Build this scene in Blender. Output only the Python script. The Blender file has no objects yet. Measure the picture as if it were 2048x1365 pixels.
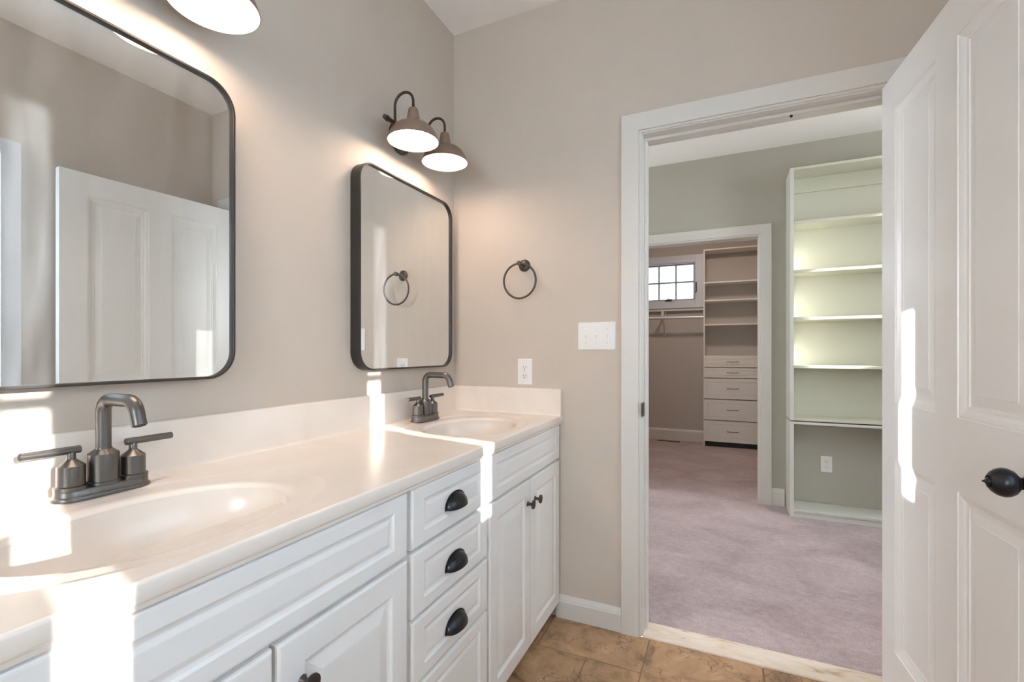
import bpy, bmesh, math, random
from mathutils import Vector, Matrix
PI = math.pi
random.seed(7)
SC = bpy.context.scene
COL = SC.collection

# ------------------------------------------------------------------ camera
cam_d = bpy.data.cameras.new('camera')
cam = bpy.data.objects.new('camera', cam_d); COL.objects.link(cam)
cam.location = (1.2092, 0.0, 1.1692)
cam.rotation_euler = (PI / 2, 0, 0.4284)
cam_d.sensor_width = 36.0
cam_d.lens = 36.0 * 929.3 / 2048.0
cam_d.shift_y = (704.1 - 682.5) / 2048.0
cam_d.clip_start = 0.02
SC.camera = cam

# ------------------------------------------------------------------ colour, world, sun
SC.view_settings.view_transform = 'Standard'
SC.view_settings.look = 'None'
SC.view_settings.exposure = 1.42
SC.view_settings.gamma = 1.0
SC.view_settings.use_curve_mapping = False
cy = SC.cycles
cy.use_denoising = True
cy.max_bounces = 10
cy.diffuse_bounces = 6
cy.glossy_bounces = 5
cy.transparent_max_bounces = 12
cy.sample_clamp_indirect = 4.0
cy.use_light_tree = True
cy.caustics_reflective = False

world = bpy.data.worlds.new('world'); SC.world = world
world.use_nodes = True
wn = world.node_tree
bg = wn.nodes['Background']
bg.inputs['Color'].default_value = (0.90, 0.95, 1.0, 1)
bg.inputs['Strength'].default_value = 6.0

SUN_DIR = Vector((-1.0, 0.238, -0.225)).normalized()     # the way the light travels
sd = bpy.data.lights.new('sun', 'SUN'); sd.energy = 7.5; sd.angle = math.radians(0.6); sd.color = (1.0, 0.97, 0.92)
so = bpy.data.objects.new('sun', sd); COL.objects.link(so)
so.rotation_euler = SUN_DIR.to_track_quat('-Z', 'Y').to_euler(); so.location = (8, -1, 4)

# added area lamp standing in for the sun thrown back by the corner mirror
ml = bpy.data.lights.new('mirror_bounce_added_lamp', 'AREA'); ml.shape = 'RECTANGLE'; ml.size = 0.0735; ml.size_y = 0.545
ml.energy = 0.55; ml.spread = math.radians(1.0); ml.color = (1.0, 0.97, 0.92)
mo = bpy.data.objects.new('mirror_bounce_added_lamp', ml); COL.objects.link(mo); mo.location = Vector((0.040, 1.381, 1.386)) + Vector((1.0, 0.238, -0.225)) * 0.075
mo.rotation_euler = Vector((1.0, 0.238, -0.225)).to_track_quat('-Z', 'Y').to_euler()

def portal(name, center, size, direction, energy=None, color=(1, 1, 1)):
    l = bpy.data.lights.new(name, 'AREA'); l.shape = 'RECTANGLE'; l.size, l.size_y = size
    l.cycles.is_portal = True
    o = bpy.data.objects.new(name, l); COL.objects.link(o); o.location = center
    o.rotation_euler = Vector(direction).to_track_quat('-Z', 'Y').to_euler()
    return o

# ------------------------------------------------------------------ materials
def nodes(name):
    m = bpy.data.materials.new(name); m.use_nodes = True
    nt = m.node_tree
    return m, nt, nt.nodes['Principled BSDF']

def noise_bump(nt, p, scale, strength, dist=0.002, detail=4, stretch=(1, 1, 1)):
    g = nt.nodes.new('ShaderNodeNewGeometry'); mp = nt.nodes.new('ShaderNodeMapping')
    mp.inputs['Scale'].default_value = stretch
    n = nt.nodes.new('ShaderNodeTexNoise'); n.inputs['Scale'].default_value = scale; n.inputs['Detail'].default_value = detail
    b = nt.nodes.new('ShaderNodeBump'); b.inputs['Strength'].default_value = strength; b.inputs['Distance'].default_value = dist
    nt.links.new(g.outputs['Position'], mp.inputs['Vector']); nt.links.new(mp.outputs[0], n.inputs['Vector'])
    nt.links.new(n.outputs['Fac'], b.inputs['Height']); nt.links.new(b.outputs[0], p.inputs['Normal'])
    return n, mp

def ramp(nt, fac, stops):
    r = nt.nodes.new('ShaderNodeValToRGB')
    e = r.color_ramp.elements
    while len(e) > 1: e.remove(e[-1])
    e[0].position = stops[0][0]; e[0].color = (*stops[0][1], 1)
    for p_, c_ in stops[1:]:
        k = e.new(p_); k.color = (*c_, 1)
    nt.links.new(fac, r.inputs[0])
    return r

def simple(name, col, rough=0.5, metal=0.0, bump=None, var=0.0, coat=0.0, spec=0.5):
    m, nt, p = nodes(name)
    p.inputs['Base Color'].default_value = (*col, 1)
    p.inputs['Roughness'].default_value = rough; p.inputs['Metallic'].default_value = metal
    p.inputs['Coat Weight'].default_value = coat; p.inputs['Coat Roughness'].default_value = 0.08
    p.inputs['Specular IOR Level'].default_value = spec
    b = bump or (40, 0.05, 0.001)
    n, mp = noise_bump(nt, p, *b)
    if var:
        n2 = nt.nodes.new('ShaderNodeTexNoise'); n2.inputs['Scale'].default_value = 6; n2.inputs['Detail'].default_value = 5
        nt.links.new(mp.outputs[0], n2.inputs['Vector'])
        r = ramp(nt, n2.outputs['Fac'], [(0.3, tuple(c * (1 - var) for c in col)), (0.7, tuple(min(1, c * (1 + var)) for c in col))])
        nt.links.new(r.outputs[0], p.inputs['Base Color'])
    return m

M = {}
M['wall'] = simple('greige_wall_paint', (0.575, 0.508, 0.438), 0.62, bump=(260, 0.12, 0.0006), var=0.015, spec=0.3)
M['wall_bedroom'] = simple('grey_green_wall_paint', (0.45, 0.43, 0.365), 0.65, bump=(260, 0.12, 0.0006), var=0.015, spec=0.3)
M['wall_closet'] = simple('taupe_closet_wall_paint', (0.50, 0.465, 0.43), 0.65, bump=(260, 0.12, 0.0006), spec=0.3)
M['ceiling'] = simple('ceiling_paint', (0.88, 0.85, 0.81), 0.8, bump=(200, 0.1, 0.0006), spec=0.2)
M['trim'] = simple('white_trim_paint', (0.665, 0.64, 0.60), 0.32, bump=(60, 0.04, 0.0008))
M['cabinet'] = simple('white_cabinet_lacquer', (0.83, 0.81, 0.785), 0.30, bump=(50, 0.03, 0.0008))
M['doorpaint'] = simple('white_door_paint', (0.86, 0.86, 0.86), 0.28, bump=(90, 0.08, 0.0008, 4, (1, 1, 0.12)))
M['cream'] = simple('cream_melamine', (0.61, 0.60, 0.49), 0.4, bump=(60, 0.03, 0.0008))
M['creamwhite'] = simple('white_melamine', (0.66, 0.655, 0.60), 0.4, bump=(60, 0.03, 0.0008))
M['closetwhite'] = simple('closet_melamine', (0.78, 0.77, 0.73), 0.45, bump=(60, 0.03, 0.0008))
M['bronze'] = simple('oil_rubbed_bronze', (0.085, 0.07, 0.06), 0.38, 0.75, bump=(180, 0.15, 0.0006), var=0.12)
M['shade'] = simple('bronze_lamp_metal', (0.30, 0.21, 0.165), 0.38, 0.55, bump=(180, 0.1, 0.0005), var=0.1)
M['dark'] = simple('dark_bronze_pull', (0.028, 0.028, 0.032), 0.3, 0.7, bump=(160, 0.12, 0.0005), var=0.15)
M['brushed'] = simple('brushed_gunmetal', (0.145, 0.138, 0.13), 0.36, 0.85, bump=(220, 0.2, 0.0006, 3, (1, 1, 0.2)), var=0.1)
M['blackframe'] = simple('black_mirror_frame', (0.045, 0.042, 0.04), 0.38, 0.5, bump=(150, 0.08, 0.0005))
M['plastic'] = simple('white_plate_plastic', (0.82, 0.80, 0.77), 0.25, bump=(40, 0.01, 0.0004))
M['slot'] = simple('dark_slot', (0.03, 0.03, 0.03), 0.6)
M['screw'] = simple('plated_screw', (0.55, 0.53, 0.5), 0.35, 0.8)
M['brass'] = simple('aged_brass', (0.24, 0.17, 0.09), 0.35, 0.85)
M['chrome'] = simple('rod_metal', (0.72, 0.72, 0.72), 0.3, 0.5)
M['lining'] = simple('white_shade_enamel', (0.85, 0.82, 0.78), 0.5)
M['windowframe'] = simple('white_window_vinyl', (0.62, 0.66, 0.72), 0.4)
M['muntin'] = simple('grey_blue_sash', (0.22, 0.28, 0.34), 0.4)
M['vent'] = simple('brown_vent_metal', (0.05, 0.04, 0.035), 0.5, 0.3)
M['grout'] = simple('grout', (0.27, 0.20, 0.145), 0.9, bump=(150, 0.4, 0.001), var=0.25)

# cultured marble counter
m, nt, p = nodes('cream_cultured_marble')
n, mp = noise_bump(nt, p, 12, 0.01, 0.0005)
n.inputs['Distortion'].default_value = 1.2; n.inputs['Scale'].default_value = 5
r = ramp(nt, n.outputs['Fac'], [(0.3, (0.80, 0.715, 0.63)), (0.5, (0.83, 0.745, 0.665)), (0.75, (0.845, 0.77, 0.69))])
nt.links.new(r.outputs[0], p.inputs['Base Color'])
p.inputs['Roughness'].default_value = 0.27; p.inputs['Coat Weight'].default_value = 0.15; p.inputs['Coat Roughness'].default_value = 0.12
M['marble'] = m

# travertine tiles (colour varies from tile to tile)
m, nt, p = nodes('travertine_tile')
n, mp = noise_bump(nt, p, 9, 0.35, 0.002, 9)
n.inputs['Distortion'].default_value = 0.6; n.inputs['Roughness'].default_value = 0.68
r = ramp(nt, n.outputs['Fac'], [(0.28, (0.12, 0.065, 0.032)), (0.38, (0.27, 0.17, 0.095)), (0.48, (0.43, 0.265, 0.145)), (0.58, (0.49, 0.31, 0.175)), (0.66, (0.58, 0.37, 0.215)), (0.8, (0.68, 0.47, 0.29))])
g = nt.nodes.new('ShaderNodeNewGeometry')
hs = nt.nodes.new('ShaderNodeHueSaturation'); mr = nt.nodes.new('ShaderNodeMapRange')
mr.inputs['To Min'].default_value = 0.82; mr.inputs['To Max'].default_value = 1.08
nt.links.new(g.outputs['Random Per Island'], mr.inputs['Value']); nt.links.new(mr.outputs[0], hs.inputs['Value'])
v = nt.nodes.new('ShaderNodeTexVoronoi'); v.feature = 'DISTANCE_TO_EDGE'; v.inputs['Scale'].default_value = 7
n3 = nt.nodes.new('ShaderNodeTexNoise'); n3.inputs['Scale'].default_value = 14; n3.inputs['Detail'].default_value = 8
mx0 = nt.nodes.new('ShaderNodeMix'); mx0.data_type = 'VECTOR'; mx0.inputs['Factor'].default_value = 0.22
nt.links.new(mp.outputs[0], n3.inputs['Vector']); nt.links.new(mp.outputs[0], mx0.inputs['A']); nt.links.new(n3.outputs['Color'], mx0.inputs['B'])
nt.links.new(mx0.outputs['Result'], v.inputs['Vector'])
n4 = nt.nodes.new('ShaderNodeTexNoise'); n4.inputs['Scale'].default_value = 5
nt.links.new(mp.outputs[0], n4.inputs['Vector'])
vr = ramp(nt, v.outputs['Distance'], [(0.0, (1, 1, 1)), (0.012, (0.4, 0.4, 0.4)), (0.03, (0, 0, 0))])
vm = ramp(nt, n4.outputs['Fac'], [(0.47, (0, 0, 0)), (0.58, (0.9, 0.9, 0.9))])
mul = nt.nodes.new('ShaderNodeMath'); mul.operation = 'MULTIPLY'
nt.links.new(vr.outputs[0], mul.inputs[0]); nt.links.new(vm.outputs[0], mul.inputs[1])
mx = nt.nodes.new('ShaderNodeMix'); mx.data_type = 'RGBA'; mx.inputs['B'].default_value = (0.10, 0.055, 0.03, 1)
nt.links.new(mul.outputs[0], mx.inputs['Factor']); nt.links.new(r.outputs[0], mx.inputs['A'])
nt.links.new(mx.outputs['Result'], hs.inputs['Color']); nt.links.new(hs.outputs[0], p.inputs['Base Color'])
p.inputs['Roughness'].default_value = 0.45
M['travertine'] = m

# pale veined threshold marble
m, nt, p = nodes('threshold_marble')
n, mp = noise_bump(nt, p, 7, 0.05, 0.001, 8, (1, 3, 1)); n.inputs['Distortion'].default_value = 1.5
r = ramp(nt, n.outputs['Fac'], [(0.28, (0.55, 0.40, 0.28)), (0.4, (0.80, 0.67, 0.54)), (0.6, (0.86, 0.77, 0.67)), (0.8, (0.88, 0.82, 0.74))])
nt.links.new(r.outputs[0], p.inputs['Base Color']); p.inputs['Roughness'].default_value = 0.3
M['threshold'] = m

# carpet
m, nt, p = nodes('mauve_cut_pile_carpet')
g = nt.nodes.new('ShaderNodeNewGeometry')
f1 = nt.nodes.new('ShaderNodeTexNoise'); f1.inputs['Scale'].default_value = 230; f1.inputs['Detail'].default_value = 3
f2 = nt.nodes.new('ShaderNodeTexNoise'); f2.inputs['Scale'].default_value = 2.6; f2.inputs['Detail'].default_value = 4; f2.inputs['Distortion'].default_value = 0.8
f3 = nt.nodes.new('ShaderNodeTexNoise'); f3.inputs['Scale'].default_value = 26; f3.inputs['Detail'].default_value = 5; f3.inputs['Roughness'].default_value = 0.7
mp = nt.nodes.new('ShaderNodeMapping'); mp.inputs['Scale'].default_value = (1, 1.35, 1); mp.inputs['Rotation'].default_value = (0, 0, 0.35)
nt.links.new(g.outputs['Position'], f1.inputs['Vector']); nt.links.new(g.outputs['Position'], mp.inputs['Vector'])
nt.links.new(mp.outputs[0], f2.inputs['Vector']); nt.links.new(mp.outputs[0], f3.inputs['Vector'])
def add(a, b, k):
    x = nt.nodes.new('ShaderNodeMath'); x.operation = 'MULTIPLY_ADD'; x.inputs[1].default_value = k
    nt.links.new(a, x.inputs[0])
    if isinstance(b, float): x.inputs[2].default_value = b
    else: nt.links.new(b, x.inputs[2])
    return x.outputs[0]
s_ = add(f1.outputs['Fac'], add(f2.outputs['Fac'], add(f3.outputs['Fac'], 0.0, 0.3), 0.35), 0.5)
r = ramp(nt, s_, [(0.36, (0.24, 0.17, 0.17)), (0.57, (0.43, 0.335, 0.34)), (0.74, (0.62, 0.52, 0.525))])
nt.links.new(r.outputs[0], p.inputs['Base Color'])
b = nt.nodes.new('ShaderNodeBump'); b.inputs['Strength'].default_value = 0.8; b.inputs['Distance'].default_value = 0.004
nt.links.new(s_, b.inputs['Height']); nt.links.new(b.outputs[0], p.inputs['Normal'])
p.inputs['Roughness'].default_value = 0.95; p.inputs['Specular IOR Level'].default_value = 0.1; p.inputs['Sheen Weight'].default_value = 0.25
M['carpet'] = m

# window glass: clear pane with a weak reflection
m, nt, p = nodes('window_glass'); nt.nodes.remove(p)
out = nt.nodes['Material Output']
tr = nt.nodes.new('ShaderNodeBsdfTransparent'); gl = nt.nodes.new('ShaderNodeBsdfGlossy'); gl.inputs['Roughness'].default_value = 0.02
tr.inputs['Color'].default_value = (0.94, 0.96, 0.97, 1)
mxs = nt.nodes.new('ShaderNodeMixShader'); mxs.inputs[0].default_value = 0.06
nt.links.new(tr.outputs[0], mxs.inputs[1]); nt.links.new(gl.outputs[0], mxs.inputs[2]); nt.links.new(mxs.outputs[0], out.inputs['Surface'])
M['glass'] = m
# closet glass, tinted dark to hold down the bright sky
m, nt, p = nodes('sky_dimming_glass'); nt.nodes.remove(p)
out = nt.nodes['Material Output']
tr = nt.nodes.new('ShaderNodeBsdfTransparent'); tr.inputs['Color'].default_value = (0.055, 0.057, 0.059, 1)
gl = nt.nodes.new('ShaderNodeBsdfTranslucent'); gl.inputs['Color'].default_value = (0.8, 0.8, 0.8, 1)
mxs = nt.nodes.new('ShaderNodeMixShader'); mxs.inputs[0].default_value = 0.12
nt.links.new(tr.outputs[0], mxs.inputs[1]); nt.links.new(gl.outputs[0], mxs.inputs[2]); nt.links.new(mxs.outputs[0], out.inputs['Surface'])
M['glass_dimming'] = m
# roller shade cloth
m, nt, p = nodes('roller_shade_cloth'); nt.nodes.remove(p)
out = nt.nodes['Material Output']
df = nt.nodes.new('ShaderNodeBsdfDiffuse'); df.inputs['Color'].default_value = (0.8, 0.8, 0.78, 1)
tl = nt.nodes.new('ShaderNodeBsdfTranslucent'); tl.inputs['Color'].default_value = (0.52, 0.67, 0.79, 1)
mxs = nt.nodes.new('ShaderNodeMixShader'); mxs.inputs[0].default_value = 0.5
nz = nt.nodes.new('ShaderNodeTexNoise'); nz.inputs['Scale'].default_value = 300; bp_ = nt.nodes.new('ShaderNodeBump'); bp_.inputs['Strength'].default_value = 0.1
nt.links.new(nz.outputs['Fac'], bp_.inputs['Height']); nt.links.new(bp_.outputs[0], df.inputs['Normal'])
nt.links.new(df.outputs[0], mxs.inputs[1]); nt.links.new(tl.outputs[0], mxs.inputs[2]); nt.links.new(mxs.outputs[0], out.inputs['Surface'])
M['shadecloth'] = m
# mirror with a thin film of dust and wiping streaks
m, nt, p = nodes('mirror_silver'); nt.nodes.remove(p)
out = nt.nodes['Material Output']
gl = nt.nodes.new('ShaderNodeBsdfGlossy'); gl.inputs['Roughness'].default_value = 0.0; gl.inputs['Color'].default_value = (0.86, 0.88, 0.87, 1)
df = nt.nodes.new('ShaderNodeBsdfDiffuse'); df.inputs['Color'].default_value = (0.75, 0.8, 0.85, 1)
g = nt.nodes.new('ShaderNodeNewGeometry'); mp = nt.nodes.new('ShaderNodeMapping'); mp.inputs['Scale'].default_value = (1, 9, 1.5); mp.inputs['Rotation'].default_value = (0.5, 0, 0)
nz = nt.nodes.new('ShaderNodeTexNoise'); nz.inputs['Scale'].default_value = 3; nz.inputs['Detail'].default_value = 6
nt.links.new(g.outputs['Position'], mp.inputs['Vector']); nt.links.new(mp.outputs[0], nz.inputs['Vector'])
mr = nt.nodes.new('ShaderNodeMapRange'); mr.inputs['From Min'].default_value = 0.3; mr.inputs['From Max'].default_value = 0.75
mr.inputs['To Min'].default_value = 0.02; mr.inputs['To Max'].default_value = 0.085
nt.links.new(nz.outputs['Fac'], mr.inputs['Value'])
mxs = nt.nodes.new('ShaderNodeMixShader')
nt.links.new(mr.outputs[0], mxs.inputs[0]); nt.links.new(gl.outputs[0], mxs.inputs[1]); nt.links.new(df.outputs[0], mxs.inputs[2]); nt.links.new(mxs.outputs[0], out.inputs['Surface'])
M['mirror'] = m
# lit bulb
m, nt, p = nodes('lit_bulb'); nt.nodes.remove(p)
em = nt.nodes.new('ShaderNodeEmission'); em.inputs['Color'].default_value = (1.0, 0.76, 0.60, 1); em.inputs['Strength'].default_value = 16.0
nt.links.new(em.outputs[0], nt.nodes['Material Output'].inputs['Surface'])
M['bulb'] = m
m, nt, p = nodes('added_light_globe'); nt.nodes.remove(p)  # glow of the ceiling light added in the closet
em = nt.nodes.new('ShaderNodeEmission'); em.inputs['Color'].default_value = (1.0, 0.80, 0.68, 1); em.inputs['Strength'].default_value = 31.0
nt.links.new(em.outputs[0], nt.nodes['Material Output'].inputs['Surface'])
M['added_lampglass'] = m

# ------------------------------------------------------------------ mesh helpers
def box(bm, a, b, bev=0.0, seg=1, mi=0):
    x0, y0, z0 = [min(a[i], b[i]) for i in range(3)]; x1, y1, z1 = [max(a[i], b[i]) for i in range(3)]
    vs = [bm.verts.new(p_) for p_ in ((x0, y0, z0), (x1, y0, z0), (x1, y1, z0), (x0, y1, z0), (x0, y0, z1), (x1, y0, z1), (x1, y1, z1), (x0, y1, z1))]
    fs = [bm.faces.new([vs[i] for i in q]) for q in ((0, 3, 2, 1), (4, 5, 6, 7), (0, 1, 5, 4), (1, 2, 6, 5), (2, 3, 7, 6), (3, 0, 4, 7))]
    for f_ in fs: f_.material_index = mi
    if bev:
        es = list({e for f_ in fs for e in f_.edges})
        r_ = bmesh.ops.bevel(bm, geom=es, offset=bev, segments=seg, affect='EDGES', profile=0.5)
        for f_ in r_['faces']: f_.material_index = mi
    return vs

def frame_of(d):
    d = Vector(d).normalized()
    u = d.orthogonal().normalized(); return u, d.cross(u), d

def lathe(bm, prof, origin=(0, 0, 0), axis=(0, 0, 1), n=32, cap0=True, cap1=True, sx=1.0, sy=1.0, ref=None, mi=0):
    """prof: list of (radius, height) along axis"""
    o = Vector(origin); d = Vector(axis).normalized()
    if ref: u = (Vector(ref) - d * d.dot(Vector(ref))).normalized(); v_ = d.cross(u)
    else: u, v_, d = frame_of(axis)
    rings = []
    for r_, h in prof:
        if r_ < 1e-6: rings.append([bm.verts.new(o + d * h)])
        else: rings.append([bm.verts.new(o + d * h + u * (r_ * sx * math.cos(2 * PI * i / n)) + v_ * (r_ * sy * math.sin(2 * PI * i / n))) for i in range(n)])
    fs = []
    for a, b_ in zip(rings, rings[1:]):
        for i in range(n):
            j = (i + 1) % n
            if len(a) == 1 and len(b_) == 1: continue
            if len(a) == 1: fs.append(bm.faces.new((a[0], b_[i], b_[j])))
            elif len(b_) == 1: fs.append(bm.faces.new((a[i], a[j], b_[0])))
            else: fs.append(bm.faces.new((a[i], a[j], b_[j], b_[i])))
    if cap0 and len(rings[0]) > 1: fs.append(bm.faces.new(list(reversed(rings[0]))))
    if cap1 and len(rings[-1]) > 1: fs.append(bm.faces.new(rings[-1]))
    for f_ in fs: f_.material_index = mi

def tube(bm, pts, r_, n=16, closed=False, flat=1.0):
    pts = [Vector(p_) for p_ in pts]; rings = []
    N = len(pts); u = None
    for k in range(N):
        if closed: t = (pts[(k + 1) % N] - pts[k - 1]).normalized()
        else: t = (pts[min(k + 1, N - 1)] - pts[max(k - 1, 0)]).normalized()
        if u is None: u = t.orthogonal().normalized()
        u = (u - t * t.dot(u)).normalized(); w = t.cross(u)
        rr = r_[k] if isinstance(r_, (list, tuple)) else r_
        rings.append([bm.verts.new(pts[k] + u * (rr * math.cos(2 * PI * i / n)) + w * (rr * flat * math.sin(2 * PI * i / n))) for i in range(n)])
    pairs = list(zip(rings, rings[1:])) + ([(rings[-1], rings[0])] if closed else [])
    for a, b_ in pairs:
        for i in range(n):
            j = (i + 1) % n; bm.faces.new((a[i], a[j], b_[j], b_[i]))
    if not closed:
        bm.faces.new(list(reversed(rings[0]))); bm.faces.new(rings[-1])

def arc(c, r_, a0, a1, n, ex, ez):
    c, ex, ez = Vector(c), Vector(ex), Vector(ez)
    return [c + ex * (r_ * math.cos(a0 + (a1 - a0) * i / n)) + ez * (r_ * math.sin(a0 + (a1 - a0) * i / n)) for i in range(n + 1)]

def prism(bm, poly, path0, path1, to3):
    """extrude a 2D polygon between two stations; to3(s, a, b) -> point"""
    A = [bm.verts.new(to3(path0, a, b_)) for a, b_ in poly]; B = [bm.verts.new(to3(path1, a, b_)) for a, b_ in poly]
    n = len(poly)
    for i in range(n):
        j = (i + 1) % n; bm.faces.new((A[i], A[j], B[j], B[i]))
    bm.faces.new(list(reversed(A))); bm.faces.new(B)

def rings_face(bm, rect, prof, to3, center=True):
    """nested rectangular loops: prof = [(inset, height)], to3(u, v, h)"""
    u0, u1, v0, v1 = rect; loops = []
    for ins, h, *ex in prof:
        iu = ins + (ex[0] if ex else 0)
        loops.append([bm.verts.new(to3(*q, h)) for q in ((u0 + iu, v0 + ins), (u1 - iu, v0 + ins), (u1 - iu, v1 - ins), (u0 + iu, v1 - ins))])
    for a, b_ in zip(loops, loops[1:]):
        for i in range(4):
            j = (i + 1) % 4; bm.faces.new((a[i], a[j], b_[j], b_[i]))
    if center: bm.faces.new(loops[-1])
    return loops

def new(): return bmesh.new()

def obj(name, bm, mat, parent=None, smooth=None, keep=False):
    """link the bmesh (built in world coordinates) as one object; smooth = angle in degrees"""
    if not keep: bmesh.ops.recalc_face_normals(bm, faces=bm.faces[:])
    me = bpy.data.meshes.new(name)
    if parent is not None:
        bm.transform(parent_matrix(parent).inverted())
    bm.to_mesh(me); bm.free()
    for m_ in (mat if isinstance(mat, (list, tuple)) else [mat]): me.materials.append(M[m_])
    o = bpy.data.objects.new(name, me); COL.objects.link(o)
    if parent is not None: o.parent = parent
    if smooth is not None:
        for p_ in me.polygons: p_.use_smooth = True
        me.set_sharp_from_angle(angle=math.radians(smooth))
    return o

def parent_matrix(o):
    m_ = Matrix.LocRotScale(o.location, o.rotation_euler, o.scale)
    return parent_matrix(o.parent) @ m_ if o.parent else m_

def thing(name, label, cat, loc, rotz=0, group=None, kind=None):
    o = bpy.data.objects.new(name, None); COL.objects.link(o); o.empty_display_size = 0.05
    o.location = loc; o.rotation_euler = (0, 0, rotz)
    return tag(o, label, cat, group, kind)

def tag(o, label, cat, group=None, kind=None):
    o['label'] = label; o['category'] = cat
    if group: o['group'] = group
    if kind: o['kind'] = kind
    return o

def struct(name, bm, mat, label, cat, smooth=None):
    return tag(obj(name, bm, mat, None, smooth), label, cat, kind='structure')

def dup(root, delta, label=None):
    r_ = root.copy(); COL.objects.link(r_)
    r_.location = Vector(root.location) + Vector(delta)
    if label: r_['label'] = label
    for ch in list(root.children):
        c = ch.copy(); COL.objects.link(c); c.parent = r_
        for g_ in list(ch.children):
            d = g_.copy(); COL.objects.link(d); d.parent = c
    return r_

def lbl(o, text): o['label'] = text; return o

# ------------------------------------------------------------------ rooms
H = 2.726
YB = 1.96          # bathroom back wall
YB2 = 2.08         # its bedroom side
YF = 4.045         # bedroom far wall
YF2 = 4.165
YC = 6.48          # closet back wall
XR = 1.925         # bathroom right wall
T = 0.12

def wall(name, axis, pos, thick, rng, zr, holes, mat, label):
    """axis 'x': plane x=pos..pos+thick, spans rng in y; axis 'y': plane y=pos.., spans rng in x"""
    us = sorted({rng[0], rng[1], *[h[0] for h in holes], *[h[1] for h in holes]})
    vs = sorted({zr[0], zr[1], *[h[2] for h in holes], *[h[3] for h in holes]})
    bm = new()
    P = lambda d, u, v_: (pos + d, u, v_) if axis == 'x' else (u, pos + d, v_)
    cache = {}
    def V(d, u, v_):
        k = (d, u, v_)
        if k not in cache: cache[k] = bm.verts.new(P(d, u, v_))
        return cache[k]
    def solid(i, j):
        if i < 0 or j < 0 or i >= len(us) - 1 or j >= len(vs) - 1: return False
        uc, vc = (us[i] + us[i + 1]) / 2, (vs[j] + vs[j + 1]) / 2
        return not any(h[0] < uc < h[1] and h[2] < vc < h[3] for h in holes)
    for i in range(len(us) - 1):
        for j in range(len(vs) - 1):
            if not solid(i, j): continue
            a, b_, c, d = us[i], us[i + 1], vs[j], vs[j + 1]
            for q in (0, thick): bm.faces.new([V(q, a, c), V(q, b_, c), V(q, b_, d), V(q, a, d)])
            if not solid(i - 1, j): bm.faces.new([V(0, a, c), V(thick, a, c), V(thick, a, d), V(0, a, d)])
            if not solid(i + 1, j): bm.faces.new([V(0, b_, c), V(thick, b_, c), V(thick, b_, d), V(0, b_, d)])
            if not solid(i, j - 1): bm.faces.new([V(0, a, c), V(thick, a, c), V(thick, b_, c), V(0, b_, c)])
            if not solid(i, j + 1): bm.faces.new([V(0, a, d), V(thick, a, d), V(thick, b_, d), V(0, b_, d)])
    return struct(name, bm, mat, label, 'wall')

JL, JR, JT = 0.905, 1.752, 2.062        # bathroom doorway clear opening
W1 = (-0.107, 0.968, 0.965, 2.09)       # bathroom window in the right wall (y0, y1, z0, z1)
YREAR = -1.9
W2 = (0.55, 1.45, 0.95, 2.1)            # rear wall window, added to bring daylight from behind the camera
BX0, BX1 = -1.2, 3.6                    # bedroom in x
W3 = (3.335, 3.62, 1.40, 2.44)          # bedroom window beside the bookcase
W4 = (2.25, 2.95, 1.2, 2.44)  # second right-hand window, added to brighten the bedroom
W6 = (2.85, 3.7, 1.25, 2.2)              # bedroom window added in the left wall for more daylight
W5 = (-0.263, 0.865, 1.845, 2.335)      # closet window

wall('wall_left', 'x', 0, -T, (YREAR - T, YB), (-0.05, H), [], 'wall', 'pale greige painted wall behind the two black framed mirrors')
wall('wall_back', 'y', YB, T, (BX0, BX1), (-0.05, H), [(JL - 0.02, JR + 0.02, -0.05, JT + 0.02)], ['wall'], 'greige wall with the towel ring and the open white doorway')
wall('wall_right', 'x', XR, T, (YREAR - T, YB), (-0.05, H), [W1], 'wall', 'greige wall behind the open door, reflected in the mirror')
wall('wall_rear', 'y', YREAR, -T, (0, XR), (-0.05, H), [W2], 'wall', 'greige rear wall with an added daylight window')
wall('wall_bedroom_far', 'y', YF, T, (BX0, BX1), (-0.05, H), [(0.53, 1.469, -0.05, 2.08)], 'wall_bedroom', 'grey green wall beyond the doorway with the closet opening')
wall('wall_bedroom_left', 'x', BX0, -T, (YB, YF2), (-0.05, H), [W6], 'wall_bedroom', 'grey green left wall of the carpeted room')
wall('wall_bedroom_right', 'x', BX1, T, (YB, YF2), (-0.05, H), [W3, W4], 'wall_bedroom', 'grey green right wall of the carpeted room with two windows, one added for light')
wall('wall_closet_back', 'y', YC, T, (-1.0, 2.3), (-0.05, H), [W5], 'wall_closet', 'taupe closet wall under the small grid window')
wall('wall_closet_left', 'x', -1.0, -T, (YF2, YC + T), (-0.05, H), [], 'wall_closet', 'taupe left wall of the closet')
wall('wall_closet_right', 'x', 2.3, T, (YF2, YC + T), (-0.05, H), [], 'wall_closet', 'taupe right wall of the closet')
bm = new(); box(bm, (-T, YREAR - T, H), (XR + T, YB + T, H + 0.1)); struct('ceiling', bm, 'ceiling', 'off-white flat ceiling above the mirrors', 'ceiling')
bm = new(); box(bm, (BX0 - T, YB + T, H), (BX1 + T, YC + T, H + 0.1)); struct('ceiling_bedroom', bm, 'ceiling', 'white ceiling seen through the doorway', 'ceiling')

# the bedroom side of the shared wall is painted like the bedroom
bm = new()
box(bm, (BX0, YB2, -0.05), (JL - 0.11, YB2 + 0.004, H)); box(bm, (JR + 0.11, YB2, -0.05), (BX1, YB2 + 0.004, H)); box(bm, (JL - 0.11, YB2, JT + 0.1), (JR + 0.11, YB2 + 0.004, H))
struct('wall_bedroom_near', bm, 'wall_bedroom', 'grey green near wall of the carpeted room', 'wall')

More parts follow.
